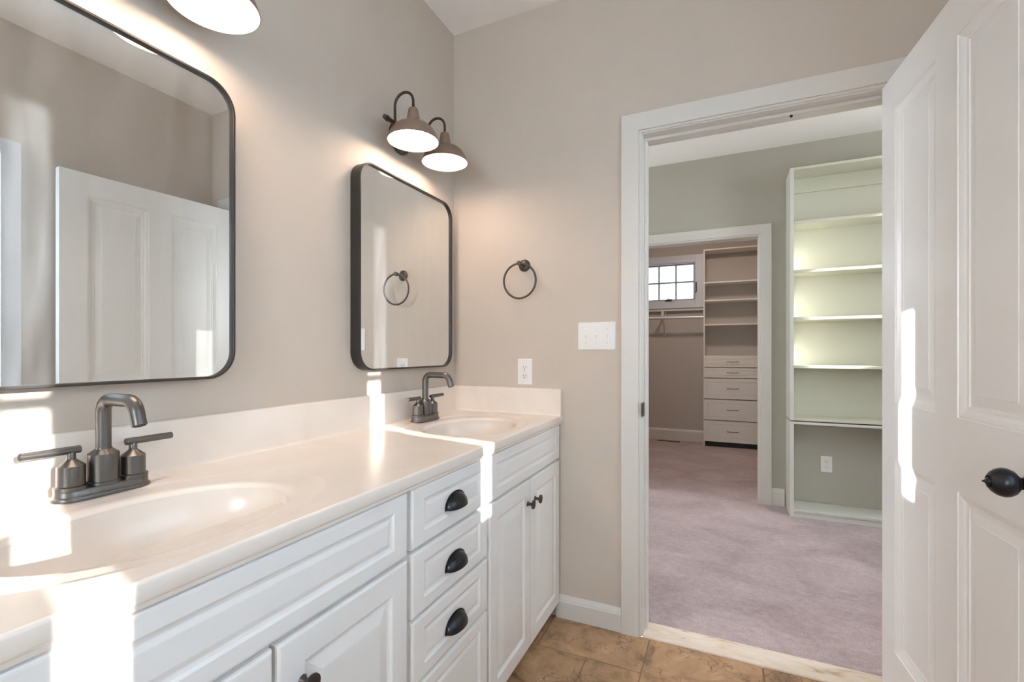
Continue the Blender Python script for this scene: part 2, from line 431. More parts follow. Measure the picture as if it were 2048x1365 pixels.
# tiled floor: a grout bed with separate travertine tiles on it
bm = new(); box(bm, (0, YREAR, -0.05), (XR, YB, -0.0035), mi=0)
tiles = [(0.527, 0.933, 1.733, 1.96), (0.933, 1.339, 1.554, 1.96), (1.339, 1.745, 1.733, 1.96), (1.339, 1.745, 1.327, 1.733),
         (1.745, 1.925, 1.554, 1.96), (1.745, 1.925, 1.148, 1.554),
         (0.729, 0.933, 1.53, 1.733), (0.323, 0.729, 1.327, 1.733), (0.729, 0.933, 1.327, 1.53), (0.933, 1.339, 1.148, 1.554),
         (0.121, 0.527, 1.733, 1.96), (0.0, 0.121, 1.733, 1.96), (0.0, 0.323, 1.327, 1.733)]
y = 1.327
k = 0
while y > YREAR:
    y2 = max(YREAR, y - 0.406); x = 0.12 + (0.203 if k % 2 else 0)
    tiles.append((0, x, y2, y))
    while x < XR:
        x2 = min(XR, x + 0.406)
        if not (y > 1.148 and x2 > 0.933): tiles.append((x, x2, y2, y))
        elif y2 < 1.148: tiles.append((x, x2, y2, 1.148))
        x = x2
    y = y2; k += 1
for x0, x1, y0, y1 in tiles:
    g = 0.0022
    if x1 - x0 < 0.02 or y1 - y0 < 0.02: continue
    j = lambda: random.uniform(-0.0006, 0.0006)
    q = [(x0 + g + j(), y0 + g + j()), (x1 - g + j(), y0 + g + j()), (x1 - g + j(), y1 - g + j()), (x0 + g + j(), y1 - g + j())]
    lo = [bm.verts.new((a, b_, -0.006)) for a, b_ in q]
    cx_, cy_ = (x0 + x1) / 2, (y0 + y1) / 2
    mid = [bm.verts.new((a, b_, -0.0018)) for a, b_ in q]
    hi = [bm.verts.new((a + (0.003 if a < cx_ else -0.003), b_ + (0.003 if b_ < cy_ else -0.003), 0.0)) for a, b_ in q]
    for A, B in ((lo, mid), (mid, hi)):
        for i in range(4):
            f_ = bm.faces.new((A[i], A[(i + 1) % 4], B[(i + 1) % 4], B[i])); f_.material_index = 1
    f_ = bm.faces.new(hi); f_.material_index = 1
struct('floor', bm, ['grout', 'travertine'], 'tan tumbled travertine tile floor beside the vanity', 'floor')
bm = new(); box(bm, (BX0, 2.058, -0.05), (BX1, YC, 0.004)); struct('floor_bedroom', bm, 'carpet', 'mauve carpet running from the doorway into the closet', 'carpet')
bm = new(); box(bm, (JL, 1.952, -0.04), (JR, 2.062, 0.008), 0.003, 2); struct('trim_1', bm, 'threshold', 'pale veined marble threshold under the open doorway', 'threshold')

# ---- door casings and jambs
def casing_set(name, xl, xr, zt, y_face, sgn, w, label, mitre=True):
    """flat casing with an inner bead; sgn = -1 when it faces -y"""
    bm = new(); t = 0.019
    yf, yb = (y_face + sgn * t, y_face)
    r_ = 0.014
    U = [(xl - r_ - w, 0), (xl - r_, 0), (xl - r_, zt + r_), (xr + r_, zt + r_), (xr + r_, 0), (xr + r_ + w, 0), (xr + r_ + w, zt + r_ + w), (xl - r_ - w, zt + r_ + w)]
    e_ = 0.002
    U2 = [(xl - r_ - w + e_, 0), (xl - r_ - e_, 0), (xl - r_ - e_, zt + r_ + e_), (xr + r_ + e_, zt + r_ + e_), (xr + r_ + e_, 0), (xr + r_ + w - e_, 0), (xr + r_ + w - e_, zt + r_ + w - e_), (xl - r_ - w + e_, zt + r_ + w - e_)]
    L = [[bm.verts.new((a, y_, b_)) for a, b_ in q] for q, y_ in ((U, yb), (U, yf - sgn * e_), (U2, yf))]
    for A, B in zip(L, L[1:]):
        for i in range(8): bm.faces.new((A[i], A[(i + 1) % 8], B[(i + 1) % 8], B[i]))
    V8 = L[-1]
    for q in ((0, 1, 2, 7), (7, 2, 3, 6), (3, 4, 5, 6)): bm.faces.new([V8[k_] for k_ in q])
    # thin inner bead, slightly lower
    yf2 = y_face + sgn * (t - 0.006)
    box(bm, (xl - r_ - 0.0005, yf2, 0), (xl - 0.004, yb, zt + 0.004), 0.002)
    box(bm, (xr + 0.004, yf2, 0), (xr + r_ + 0.0005, yb, zt + 0.004), 0.002)
    box(bm, (xl - r_ - 0.0005, yf2, zt + 0.004), (xr + r_ + 0.0005, yb, zt + r_ + 0.0005), 0.002)
    return struct(name, bm, 'trim', label, 'door trim')
def jamb_set(name, xl, xr, zt, y0, y1, label, stop):
    bm = new()
    box(bm, (xl - 0.02, y0, 0), (xl, y1, zt), 0.001); box(bm, (xr, y0, 0), (xr + 0.02, y1, zt), 0.001); box(bm, (xl - 0.02, y0, zt), (xr + 0.02, y1, zt + 0.02), 0.001)
    if stop:
        a, b_ = stop
        box(bm, (xl - 0.001, a, 0), (xl + 0.012, b_, zt - 0.012), 0.002); box(bm, (xr - 0.012, a, 0), (xr + 0.001, b_, zt - 0.012), 0.002)
        box(bm, (xl - 0.001, a, zt - 0.012), (xr + 0.001, b_, zt + 0.001), 0.002)
    return struct(name, bm, 'trim', label, 'door jamb')
casing_set('trim_2', JL, JR, JT, YB, -1, 0.072, 'white flat casing around the open bathroom doorway')
tj = jamb_set('trim_3', JL, JR, JT, YB - 0.004, YB2 + 0.004, 'white jamb and stop inside the bathroom doorway', (2.0, 2.045))
casing_set('trim_4', JL, JR, JT, YB2, 1, 0.086, 'white casing on the carpeted side of the bathroom doorway')
casing_set('trim_5', 0.55, 1.449, 2.06, YF, -1, 0.074, 'white casing around the closet opening beyond the carpet')
jamb_set('trim_6', 0.55, 1.449, 2.06, YF - 0.004, YF2 + 0.004, 'white jamb of the closet opening', None)
# strike plate on the left jamb and the small dark catch hole in the head stop
bm = new(); box(bm, (JL + 0.0002, 1.930, 0.905), (JL + 0.0042, 1.978, 0.961), 0.0015, 2)
tag(obj('strike_plate', bm, 'bronze'), 'small dark strike plate on the left jamb of the bathroom doorway', 'strike plate')
bm = new(); lathe(bm, [(0.005, 0), (0.005, 0.003), (0.003, 0.005)], (1.436, 2.004, 2.046), (0, -1, 0), 16)
tag(obj('screw_hole_plug', bm, 'dark'), 'tiny dark plug in the head stop above the doorway', 'plug')

# ---- baseboards
def baseboard(name, a, b_, h, label, normal):
    """a, b_ = endpoints on the wall line; normal = into the room"""
    bm = new(); a, b_ = Vector((*a, 0)), Vector((*b_, 0)); nrm = Vector((*normal, 0))
    d = b_ - a
    prof = [(0, 0), (0.015, 0), (0.015, h - 0.026), (0.0125, h - 0.021), (0.0125, h - 0.018), (0.010, h - 0.012), (0.006, h - 0.004), (0.003, h), (0, h)]
    prism(bm, prof, 0, 1, lambda s_, n_, z_: a + d * s_ + nrm * n_ + Vector((0, 0, z_)))
    return struct(name, bm, 'trim', label, 'baseboard')
baseboard('baseboard_back', (0.535, YB), (0.8185, YB), 0.098, 'white baseboard between the vanity and the doorway casing', (0, -1))
baseboard('baseboard_right', (XR, YREAR), (XR, YB), 0.098, 'white baseboard along the wall behind the open door', (-1, 0))
baseboard('baseboard_bedroom', (1.5375, YF), (1.622, YF), 0.133, 'short white baseboard between the closet casing and the bookcase', (0, -1))
baseboard('baseboard_bedroom_left', (BX0, YF), (0.461, YF), 0.133, 'white baseboard on the far wall left of the closet opening', (0, -1))
baseboard('baseboard_closet', (-1.0, YC), (0.97, YC), 0.15, 'tall white baseboard under the closet rod', (0, -1))

# ------------------------------------------------------------------ the open panelled door
door = thing('door_1', 'white four panel door standing open at the right of the picture', 'door', (1.735, 1.952, 0.012), math.atan2(0.074, 0.997), kind='structure')
# door local frame: -y runs from the hinge to the latch, x across the thickness (x=-0.045..0 world-ish)
DW, DH, DT = 0.83, 2.046, 0.040
Rz = parent_matrix(door)
def dpt(al, z_, off):
    """al from hinge edge, z above the door foot, off = out of the visible (-x) face"""
    return Rz @ Vector((-0.040 - off, -al, z_))
def dpt2(al, z_, off):
    return Rz @ Vector((off, -al, z_))
bm = new()
panels = [(0.100, 0.355, 0.995, 1.935), (0.460, 0.724, 0.995, 1.935), (0.100, 0.355, 0.200, 0.815), (0.460, 0.724, 0.200, 0.815)]
def panelled_side(fn):
    us = sorted({0, DW, *[p_[0] for p_ in panels], *[p_[1] for p_ in panels]}); vs = sorted({0, DH, *[p_[2] for p_ in panels], *[p_[3] for p_ in panels]})
    for i in range(len(us) - 1):
        for j in range(len(vs) - 1):
            c = ((us[i] + us[i + 1]) / 2, (vs[j] + vs[j + 1]) / 2)
            if any(p_[0] < c[0] < p_[1] and p_[2] < c[1] < p_[3] for p_ in panels): continue
            bm.faces.new([bm.verts.new(fn(u, v_, 0)) for u, v_ in ((us[i], vs[j]), (us[i + 1], vs[j]), (us[i + 1], vs[j + 1]), (us[i], vs[j + 1]))])
    for p_ in panels:
        rings_face(bm, p_, [(0, 0), (0.0012, -0.003), (0.006, -0.003), (0.014, -0.0055), (0.022, -0.009), (0.030, -0.0095), (0.031, -0.0115), (0.036, -0.0115), (0.057, -0.0092), (0.0585, -0.0080)], fn)
panelled_side(dpt); panelled_side(dpt2)
for a, b_, c, d in (((0, 0), (0, DH), 0, 0), ((DW, 0), (DW, DH), 0, 0), ((0, 0), (DW, 0), 0, 0), ((0, DH), (DW, DH), 0, 0)):
    bm.faces.new([bm.verts.new(q) for q in (dpt(*a, 0), dpt(*b_, 0), dpt2(*b_, 0), dpt2(*a, 0))])
bmesh.ops.remove_doubles(bm, verts=bm.verts[:], dist=1e-5)
obj('door_leaf', bm, 'doorpaint', door)
# knob with privacy nib, rosette; hinges
dn = (Rz.to_3x3() @ Vector((-1, 0, 0))).normalized()
ko = dpt(0.738, 0.905, 0)
bm = new()
lathe(bm, [(0.033, 0), (0.033, 0.003), (0.029, 0.007), (0.016, 0.010), (0.013, 0.012), (0.0115, 0.022), (0.0122, 0.0285), (0.0170, 0.0315), (0.0235, 0.0370), (0.0275, 0.0450), (0.0280, 0.0520), (0.0255, 0.0600), (0.0200, 0.0675), (0.0130, 0.0728), (0.0118, 0.0732), (0.0108, 0.0722), (0.0103, 0.0630), (0, 0.062)], ko, dn, 40)
kb = obj('door_knob', bm, 'dark', door, 60)
bm = new(); lathe(bm, [(0.0082, 0.061), (0.0082, 0.0730), (0.0072, 0.0748), (0.0040, 0.0768), (0.0014, 0.0825), (0.0, 0.0832)], ko, dn, 24, cap0=False)
obj('privacy_nib', bm, 'dark', kb, 40)
for zc in (0.27, 1.075, 1.80):
    bm = new()
    c = Rz @ Vector((0.004, 0.004, zc))
    lathe(bm, [(0.006, -0.045), (0.006, 0.045)], c, (0, 0, 1), 14)
    a = Rz @ Vector((0, 0.0, zc))
    pts = [Rz @ Vector((x_, y_, z_)) for x_, y_, z_ in ((-0.032, 0.0015, zc - 0.044), (0.0, 0.0015, zc - 0.044), (0.0, 0.0015, zc + 0.044), (-0.032, 0.0015, zc + 0.044))]
    pts2 = [Rz @ Vector((x_, y_, z_)) for x_, y_, z_ in ((-0.032, 0.0, zc - 0.044), (0.0, 0.0, zc - 0.044), (0.0, 0.0, zc + 0.044), (-0.032, 0.0, zc + 0.044))]
    A = [bm.verts.new(q) for q in pts]; B = [bm.verts.new(q) for q in pts2]
    bm.faces.new(A); bm.faces.new(B)
    for i in range(4): bm.faces.new((A[i], A[(i + 1) % 4], B[(i + 1) % 4], B[i]))
    lbl(obj('door_hinge', bm, 'bronze', door, 40), 'dark bronze hinge')

# ------------------------------------------------------------------ windows
def window(name, axis, pos, thick, rect, cols, rows, label, inward, mat='windowframe', glass='glass', casing=0.075, muntin=0.014, sashw=0.03, meeting=None):
    """rect (u0,u1,z0,z1). inward = -1/+1 along axis toward the room from the inner wall face pos; wall body lies the other way"""
    u0, u1, z0, z1 = rect
    P = (lambda d, u, z_: (pos + inward * d, u, z_)) if axis == 'x' else (lambda d, u, z_: (u, pos + inward * d, z_))
    c = P(0, (u0 + u1) / 2, z0)
    root = thing(name, label, 'window', c, kind='structure')
    def bx(bm, d0, d1, a, b_, c0, c1, bev=0.0015): box(bm, P(d0, a, c0), P(d1, b_, c1), bev)
    bm = new()    # casing, liner and stool
    bx(bm, 0.0, 0.016, u0 - casing, u0 - 0.004, z0 - casing, z1 + casing); bx(bm, 0.0, 0.016, u1 + 0.004, u1 + casing, z0 - casing, z1 + casing)
    bx(bm, 0.0, 0.016, u0 - 0.004, u1 + 0.004, z1 + 0.004, z1 + casing); bx(bm, 0.0, 0.016, u0 - 0.004, u1 + 0.004, z0 - casing, z0 - 0.004)
    bx(bm, -thick, 0.0, u0 - 0.002, u0 + 0.006, z0, z1, 0); bx(bm, -thick, 0.0, u1 - 0.006, u1 + 0.002, z0, z1, 0)
    bx(bm, -thick, 0.0, u0, u1, z0 - 0.002, z0 + 0.006, 0); bx(bm, -thick, 0.0, u0, u1, z1 - 0.006, z1 + 0.002, 0)
    obj('window_frame', bm, mat, root)
    bm = new(); d0, d1 = -0.072, -0.035
    s_ = sashw
    bx(bm, d0, d1, u0 + 0.006, u0 + s_, z0 + 0.006, z1 - 0.006); bx(bm, d0, d1, u1 - s_, u1 - 0.006, z0 + 0.006, z1 - 0.006)
    bx(bm, d0, d1, u0 + s_, u1 - s_, z0 + 0.006, z0 + s_); bx(bm, d0, d1, u0 + s_, u1 - s_, z1 - s_, z1 - 0.006)
    if meeting: bx(bm, d0, d1, u0 + s_, u1 - s_, meeting - 0.012, meeting + 0.012)
    obj('sash', bm, 'muntin' if glass != 'glass' else mat, root)
    if cols > 1 or rows > 1:
        bm = new()
        for i in range(1, cols):
            u = u0 + s_ + (u1 - u0 - 2 * s_) * i / cols; bx(bm, -0.062, -0.042, u - muntin / 2, u + muntin / 2, z0 + s_, z1 - s_, 0)
        for i in range(1, rows):
            z_ = z0 + s_ + (z1 - z0 - 2 * s_) * i / rows; bx(bm, -0.0615, -0.0425, u0 + s_, u1 - s_, z_ - muntin / 2, z_ + muntin / 2, 0)
        obj('muntins', bm, 'muntin' if glass != 'glass' else mat, root)
    bm = new()
    vs = [bm.verts.new(P(-0.052, *q)) for q in ((u0 + s_ - 0.002, z0 + s_ - 0.002), (u1 - s_ + 0.002, z0 + s_ - 0.002), (u1 - s_ + 0.002, z1 - s_ + 0.002), (u0 + s_ - 0.002, z1 - s_ + 0.002))]
    bm.faces.new(vs); obj('pane', bm, glass, root)
    return root
window('window_1', 'x', XR, T, W1, 1, 1, 'white double hung window in the right wall behind the door, seen only in the mirror', -1, sashw=0.008, meeting=1.515)
window('window_added_rear', 'y', YREAR, T, W2, 1, 1, 'white window added in the rear wall for daylight', 1)
window('window_3', 'x', BX1, T, W3, 1, 4, 'white grid window at the right end of the carpeted room near the bookcase', -1, sashw=0.012, muntin=0.022)
window('window_added_right', 'x', BX1, T, W4, 2, 4, 'white grid window added at the right end of the carpeted room for daylight', -1)
window('window_added_left', 'x', BX0, T, W6, 2, 2, 'white grid window added in the left wall of the carpeted room for daylight', 1)
wc = window('window_5', 'y', YC, T, W5, 5, 2, 'small white grid window high in the closet wall', -1, mat='windowframe', glass='glass_dimming', casing=0.10, muntin=0.018, sashw=0.022)
# (the closet window shows three whole panes and a crank)
bm = new()
box(bm, (0.50, YC - 0.045, 1.847), (0.58, YC - 0.0, 1.856), 0.002); lathe(bm, [(0.007, 0), (0.007, 0.02)], (0.53, YC - 0.03, 1.852), (0, 0, 1), 12); tube(bm, [(0.53, YC - 0.035, 1.868), (0.56, YC - 0.045, 1.862), (0.60, YC - 0.045, 1.852)], 0.004, 8)
lbl(obj('crank', bm, 'slot', wc, 40), 'dark crank handle on the sill')
bm = new(); box(bm, (0.872, YC - 0.03, 1.945), (0.886, YC - 0.012, 2.075), 0.003); tube(bm, [(0.879, YC - 0.03, 1.97), (0.872, YC - 0.045, 1.945), (0.868, YC - 0.05, 1.925)], 0.004, 8)
lbl(obj('sash_lock', bm, 'slot', wc, 40), 'dark lock lever on the right frame')
bm = new(); box(bm, (-0.38, YC - 0.055, 1.703), (0.97, YC - 0.001, 1.725), 0.004, 2)
tag(obj('trim_7', bm, 'trim'), 'narrow white stool ledge under the closet window', 'window stool', kind='structure')
portal('daylight_portal_right', (XR + 0.13, (W1[0] + W1[1]) / 2, (W1[2] + W1[3]) / 2), (W1[1] - W1[0], W1[3] - W1[2]), (-1, 0, 0)).rotation_euler = (PI / 2, 0, PI / 2)
portal('daylight_portal_rear', ((W2[0] + W2[1]) / 2, YREAR - 0.13, (W2[2] + W2[3]) / 2), (W2[1] - W2[0], W2[3] - W2[2]), (0, 1, 0)).rotation_euler = (PI / 2, 0, PI)
for i, w in enumerate((W3, W4)):
    portal('daylight_portal_bedroom', (BX1 + 0.13, (w[0] + w[1]) / 2, (w[2] + w[3]) / 2), (w[1] - w[0], w[3] - w[2]), (-1, 0, 0)).rotation_euler = (PI / 2, 0, PI / 2)
portal('daylight_portal_bedroom_left', (BX0 - 0.13, (W6[0] + W6[1]) / 2, (W6[2] + W6[3]) / 2), (W6[1] - W6[0], W6[3] - W6[2]), (1, 0, 0)).rotation_euler = (PI / 2, 0, -PI / 2)
portal('daylight_portal_closet', ((W5[0] + W5[1]) / 2, YC + 0.13, (W5[2] + W5[3]) / 2), (W5[1] - W5[0], W5[3] - W5[2]), (0, -1, 0)).rotation_euler = (PI / 2, 0, 0)

# roller shade drawn over the middle of the bathroom window: sun passes at both edges
rs = thing('roller_shade', 'white roller shade drawn over the middle of the bathroom window', 'window shade', (XR + 0.022, 0.44, W1[3] - 0.03))
bm = new(); box(bm, (XR + 0.0215, -0.0125, W1[2] + 0.008), (XR + 0.0225, 0.892, W1[3] - 0.03)); obj('shade_cloth', bm, 'shadecloth', rs)
bm = new(); tube(bm, [(XR + 0.018, -0.012, W1[3] - 0.027), (XR + 0.018, 0.892, W1[3] - 0.027)], 0.013, 16); obj('roller_tube', bm, 'plastic', rs, 40)

# ------------------------------------------------------------------ vanity
XF = 0.549      # door faces
XFF = 0.530     # face frame
ZT0, ZT1 = 0.851, 0.888
def front(bm, y0, y1, z0, z1, kind):
    """overlay door / drawer front with raised panel; faces +x"""
    to3 = lambda u, v_, h: (XFF + 0.0008 + h, u, v_)
    t = XF - XFF
    st = {'door': 0.056, 'drawer': 0.034, 'false': 0.034}[kind]
    prof = [(0, 0), (0, t - 0.006), (0.0015, t - 0.002), (0.004, t - 0.0005), (0.007, t), (st - 0.002, t), (st, t - 0.001)]
    if kind == 'door': prof += [(st + 0.004, t - 0.0045), (st + 0.009, t - 0.0065), (st + 0.012, t - 0.0065), (st + 0.036, t - 0.0015), (st + 0.040, t - 0.001)]
    else: prof += [(st + 0.003, t - 0.0032), (st + 0.008, t - 0.0045), (st + 0.010, t - 0.0045), (st + 0.018, t - 0.0025), (st + 0.020, t - 0.0022)]
    if kind != 'door': prof = [(a, b_, 0.015 if a > 0.02 else 0.0) for a, b_ in prof]
    L = rings_face(bm, (y0, y1, z0, z1), prof, to3)
    bm.faces.new(list(reversed(L[0])))

def cabinet(name, label, y0, y1):
    root = thing(name, label, 'vanity cabinet', (0.27, (y0 + y1) / 2, 0), group='vanity base cabinets')
    bm = new()
    zb = 0.072
    box(bm, (0.003, y0, zb), (XFF - 0.019, y0 + 0.016, ZT0 - 0.012)); box(bm, (0.003, y1 - 0.016, zb), (XFF - 0.019, y1, ZT0 - 0.012))
    box(bm, (0.003, y0 + 0.016, zb), (XFF - 0.019, y1 - 0.016, zb + 0.016)); box(bm, (0.003, y0 + 0.016, zb + 0.016), (0.01, y1 - 0.016, ZT0 - 0.012))
    obj('cabinet_body', bm, 'cabinet', root)
    bm = new()
    s_ = 0.03
    box(bm, (XFF - 0.019, y0, 0.066), (XFF, y0 + s_, ZT0 - 0.0005)); box(bm, (XFF - 0.019, y1 - s_, 0.066), (XFF, y1, ZT0 - 0.0005))
    box(bm, (XFF - 0.019, y0 + s_, 0.066), (XFF, y1 - s_, 0.10)); box(bm, (XFF - 0.019, y0 + s_, 0.82), (XFF, y1 - s_, ZT0 - 0.0005))
    obj('face_frame', bm, 'cabinet', root)
    bm = new(); box(bm, (0.44, y0, 0.0), (0.455, y1, 0.0715)); obj('toe_kick', bm, 'cabinet', root)
    return root
def rail(root, y0, y1, z0, z1):
    bm = new(); box(bm, (XFF - 0.019, y0, z0), (XFF, y1, z1)); obj('frame_rail', bm, 'cabinet', root)

def knob(y_, z_, parent):
    bm = new(); lathe(bm, [(0.009, 0), (0.009, 0.002), (0.0055, 0.005), (0.0048, 0.016), (0.0075, 0.0195), (0.0155, 0.0215), (0.0165, 0.0235), (0.0160, 0.0265), (0.010, 0.0285), (0, 0.029)], (XF, y_, z_), (1, 0, 0), 32)
    return lbl(obj('knob', bm, 'bronze', parent, 50), 'round dark bronze knob')

cb1 = cabinet('vanity_cabinet', 'white sink base cabinet nearest the camera under the left faucet', 0.150, 0.878)
rail(cb1, 0.18, 0.848, 0.685, 0.705)
bm = new(); front(bm, 0.174, 0.870, 0.699, 0.846, 'false'); obj('false_front', bm, 'cabinet', cb1)
for y0, y1, ky in ((0.174, 0.5205, 0.478), (0.5275, 0.870, 0.577)):
    bm = new(); front(bm, y0, y1, 0.066, 0.690, 'door'); d = obj('door', bm, 'cabinet', cb1); knob(ky, 0.605, d)
cb2 = cabinet('drawer_cabinet', 'white bank of drawers with three dark cup pulls between the sink cabinets', 0.878, 1.2715)
for zr in (0.699, 0.540, 0.379): rail(cb2, 0.908, 1.2415, zr - 0.02, zr + 0.02)
def cup_pull(yc, zc, parent):
    """half-dome bin pull, opening downward"""
    bm = new(); a, h, dp = 0.0465, 0.037, 0.027
    NU, NV = 28, 10
    grid = []
    z0 = zc - 0.018
    for j in range(NV + 1):
        t = j / NV * PI / 2           # 0 at the wall flange, pi/2 at the front lip
        grid.append([(XF + 0.0005 + dp * math.sin(t) * math.sin(PI * i / NU) ** 0.8, yc + a * math.cos(PI * i / NU), z0 + h * math.cos(t) * math.sin(PI * i / NU) ** 0.85) for i in range(NU + 1)])
    def sheet(off):
        return [[bm.verts.new((x_ - off * 0.6, yc + (y_ - yc) * (1 - off * 12), z0 + (z_ - z0) * (1 - off * 16))) for x_, y_, z_ in row] for row in grid]
    A, B = sheet(0), sheet(0.0018)
    for S in (A, B):
        for j in range(NV):
            for i in range(NU):
                try: bm.faces.new((S[j][i], S[j][i + 1], S[j + 1][i + 1], S[j + 1][i]))
                except ValueError: pass
    # flat flange lip behind the dome, following the arch
    fl = []
    for rr in (0.0, 0.004):
        fl.append([(yc + (a + rr) * math.cos(PI * i / NU), z0 + (h + rr) * max(0, math.sin(PI * i / NU)) ** 0.85) for i in range(NU + 1)])
    F0 = [bm.verts.new((XF + 0.0002, y_, z_)) for y_, z_ in fl[0]]; F1 = [bm.verts.new((XF + 0.0002, y_, z_)) for y_, z_ in fl[1]]
    G0 = [bm.verts.new((XF + 0.0025, y_, z_)) for y_, z_ in fl[0]]; G1 = [bm.verts.new((XF + 0.0025, y_, z_)) for y_, z_ in fl[1]]
    for i in range(NU):
        bm.faces.new((G0[i], G0[i + 1], G1[i + 1], G1[i])); bm.faces.new((F1[i], F1[i + 1], G1[i + 1], G1[i])); bm.faces.new((F0[i], F0[i + 1], F1[i + 1], F1[i])); bm.faces.new((F0[i], F0[i + 1], G0[i + 1], G0[i]))
    bmesh.ops.remove_doubles(bm, verts=bm.verts[:], dist=1e-5)
    return lbl(obj('cup_pull', bm, 'dark', parent, 60), 'dark bronze cup pull')
for k, (z0, z1) in enumerate(((0.704, 0.847), (0.543, 0.696), (0.382, 0.535), (0.066, 0.374))):
    bm = new(); front(bm, 0.886, 1.264, z0, z1, 'drawer'); d = obj('drawer', bm, 'cabinet', cb2)
    if k < 3: cup_pull(1.077, (0.772, 0.611, 0.447)[k], d)
cb3 = cabinet('vanity_cabinet', 'white sink base cabinet in the corner by the doorway under the right faucet', 1.2715, 1.957)
rail(cb3, 1.3015, 1.927, 0.685, 0.705)
bm = new(); front(bm, 1.280, 1.949, 0.701, 0.846, 'false'); obj('false_front', bm, 'cabinet', cb3)
for y0, y1, ky in ((1.280, 1.6115, 1.583), (1.6165, 1.949, 1.655)):
    bm = new(); front(bm, y0, y1, 0.066, 0.692, 'door'); d = obj('door', bm, 'cabinet', cb3); knob(ky, 0.608, d)

# ---- countertop with two integral oval basins
ct = thing('countertop', 'glossy cream marble double sink top with matching backsplash', 'countertop', (0.28, 1.05, ZT0))
X0, X1 = 0.0, 0.555
SINKS = [((0.14, 0.880), (0.325, 0.482)), ((1.215, 1.96), (0.318, 1.570))]
bm = new(); bas = []
NA = 96
def rect_hit(cx_, cy_, th, xa, xb, ya, yb):
    c, s_ = math.cos(th), math.sin(th); t = 1e9
    if c > 1e-9: t = min(t, (xb - cx_) / c)
    if c < -1e-9: t = min(t, (xa - cx_) / c)
    if s_ > 1e-9: t = min(t, (yb - cy_) / s_)
    if s_ < -1e-9: t = min(t, (ya - cy_) / s_)
    return cx_ + c * t, cy_ + s_ * t
for (ya, yb), (cx_, cy_) in SINKS:
    angs = [2 * PI * i / NA for i in range(NA)] + [math.atan2(y_ - cy_, x_ - cx_) % (2 * PI) for x_ in (X0, X1) for y_ in (ya, yb)]
    corner = angs[NA:]
    angs = sorted([t for t in angs[:NA] if all(abs(t - c) > 0.02 for c in corner)] + corner)
    def ell(a, b_, z_, ox=0.0, oy=0.0):
        ps = [math.atan2(a * math.sin(t), b_ * math.cos(t)) for t in angs]
        return [(cx_ + ox + a * math.cos(t), cy_ + oy + b_ * math.sin(t), z_) for t in ps]
    outer = [(*rect_hit(cx_, cy_, t, X0, X1, ya, yb), ZT1) for t in angs]
    loops = [outer,
             ell(0.222, 0.306, ZT1, -0.012), ell(0.217, 0.301, ZT1 - 0.0008, -0.012), ell(0.211, 0.294, ZT1 - 0.0024, -0.012), ell(0.204, 0.285, ZT1 - 0.0032, -0.011),
             ell(0.179, 0.237, ZT1 - 0.0042, -0.002), ell(0.168, 0.224, ZT1 - 0.0052), ell(0.163, 0.2185, ZT1 - 0.0085), ell(0.159, 0.214, ZT1 - 0.014)]
    V = [[bm.verts.new(q) for q in L] for L in loops]; n = len(angs)
    flat = []
    for k, (A, B) in enumerate(zip(V, V[1:])):
        for i in range(n):
            f_ = bm.faces.new((A[i], A[(i + 1) % n], B[(i + 1) % n], B[i]))
            if k == 0: flat.append(f_)
    bmesh.ops.triangulate(bm, faces=flat, quad_method='BEAUTY')
    bb = new()
    bl = [ell(0.159, 0.214, ZT1 - 0.014)]
    for k in range(1, 13):
        t = k / 12; rr = math.cos(t * PI / 2) ** 0.62
        bl.append(ell(0.159 * rr + 0.02 * t, 0.214 * rr + 0.02 * t, ZT1 - 0.014 - 0.117 * math.sin(t * PI / 2) ** 1.15))
    V = [[bb.verts.new(q) for q in L] for L in bl]
    for A, B in zip(V, V[1:]):
        for i in range(n): bb.faces.new((A[i], A[(i + 1) % n], B[(i + 1) % n], B[i]))
    bb.faces.new(V[-1]); bas.append((bb, cx_, cy_))
# slab between the sinks
for ya, yb in ((0.880, 1.215),):
    bm.faces.new([bm.verts.new(q) for q in ((X0, ya, ZT1), (X1, ya, ZT1), (X1, yb, ZT1), (X0, yb, ZT1))])
# front lip, ends and underside
lip = [(X1, ZT1), (0.5575, ZT1 - 0.0006), (0.5592, ZT1 - 0.0022), (0.5600, ZT1 - 0.005), (0.5600, ZT1 - 0.024), (0.5585, ZT1 - 0.028), (0.5545, ZT1 - 0.0305), (0.5540, ZT0), (0.36, ZT0)]
A = [bm.verts.new((x_, 0.14, z_)) for x_, z_ in lip]; B = [bm.verts.new((x_, 1.958, z_)) for x_, z_ in lip]
for i in range(len(lip) - 1): bm.faces.new((A[i], B[i], B[i + 1], A[i + 1]))
bm.faces.new([bm.verts.new((x_, 0.14, z_)) for x_, z_ in [(0, ZT0), (0, ZT1)] + lip[:-1]])
bmesh.ops.remove_doubles(bm, verts=bm.verts[:], dist=2e-5)
cs = obj('counter_slab', bm, 'marble', ct, 40)
for p_ in cs.data.polygons:
    if abs(p_.normal.z) > 0.99999: p_.use_smooth = False
for bb, cx_, cy_ in bas:
    b_o = obj('sink_basin', bb, 'marble', ct, 60)
    d = new(); lathe(d, [(0.021, 0.0), (0.021, 0.003), (0.017, 0.004), (0.015, 0.001), (0, 0.001)], (cx_, cy_, ZT1 - 0.1315), (0, 0, 1), 32)
    lathe(d, [(0.012, 0.0), (0.012, 0.006), (0.009, 0.008), (0, 0.0085)], (cx_, cy_, ZT1 - 0.1315), (0, 0, 1), 24)
    obj('drain', d, 'brushed', b_o, 40)
bsz = 1.008
def splash(poly_fn):
    pass
bm = new()
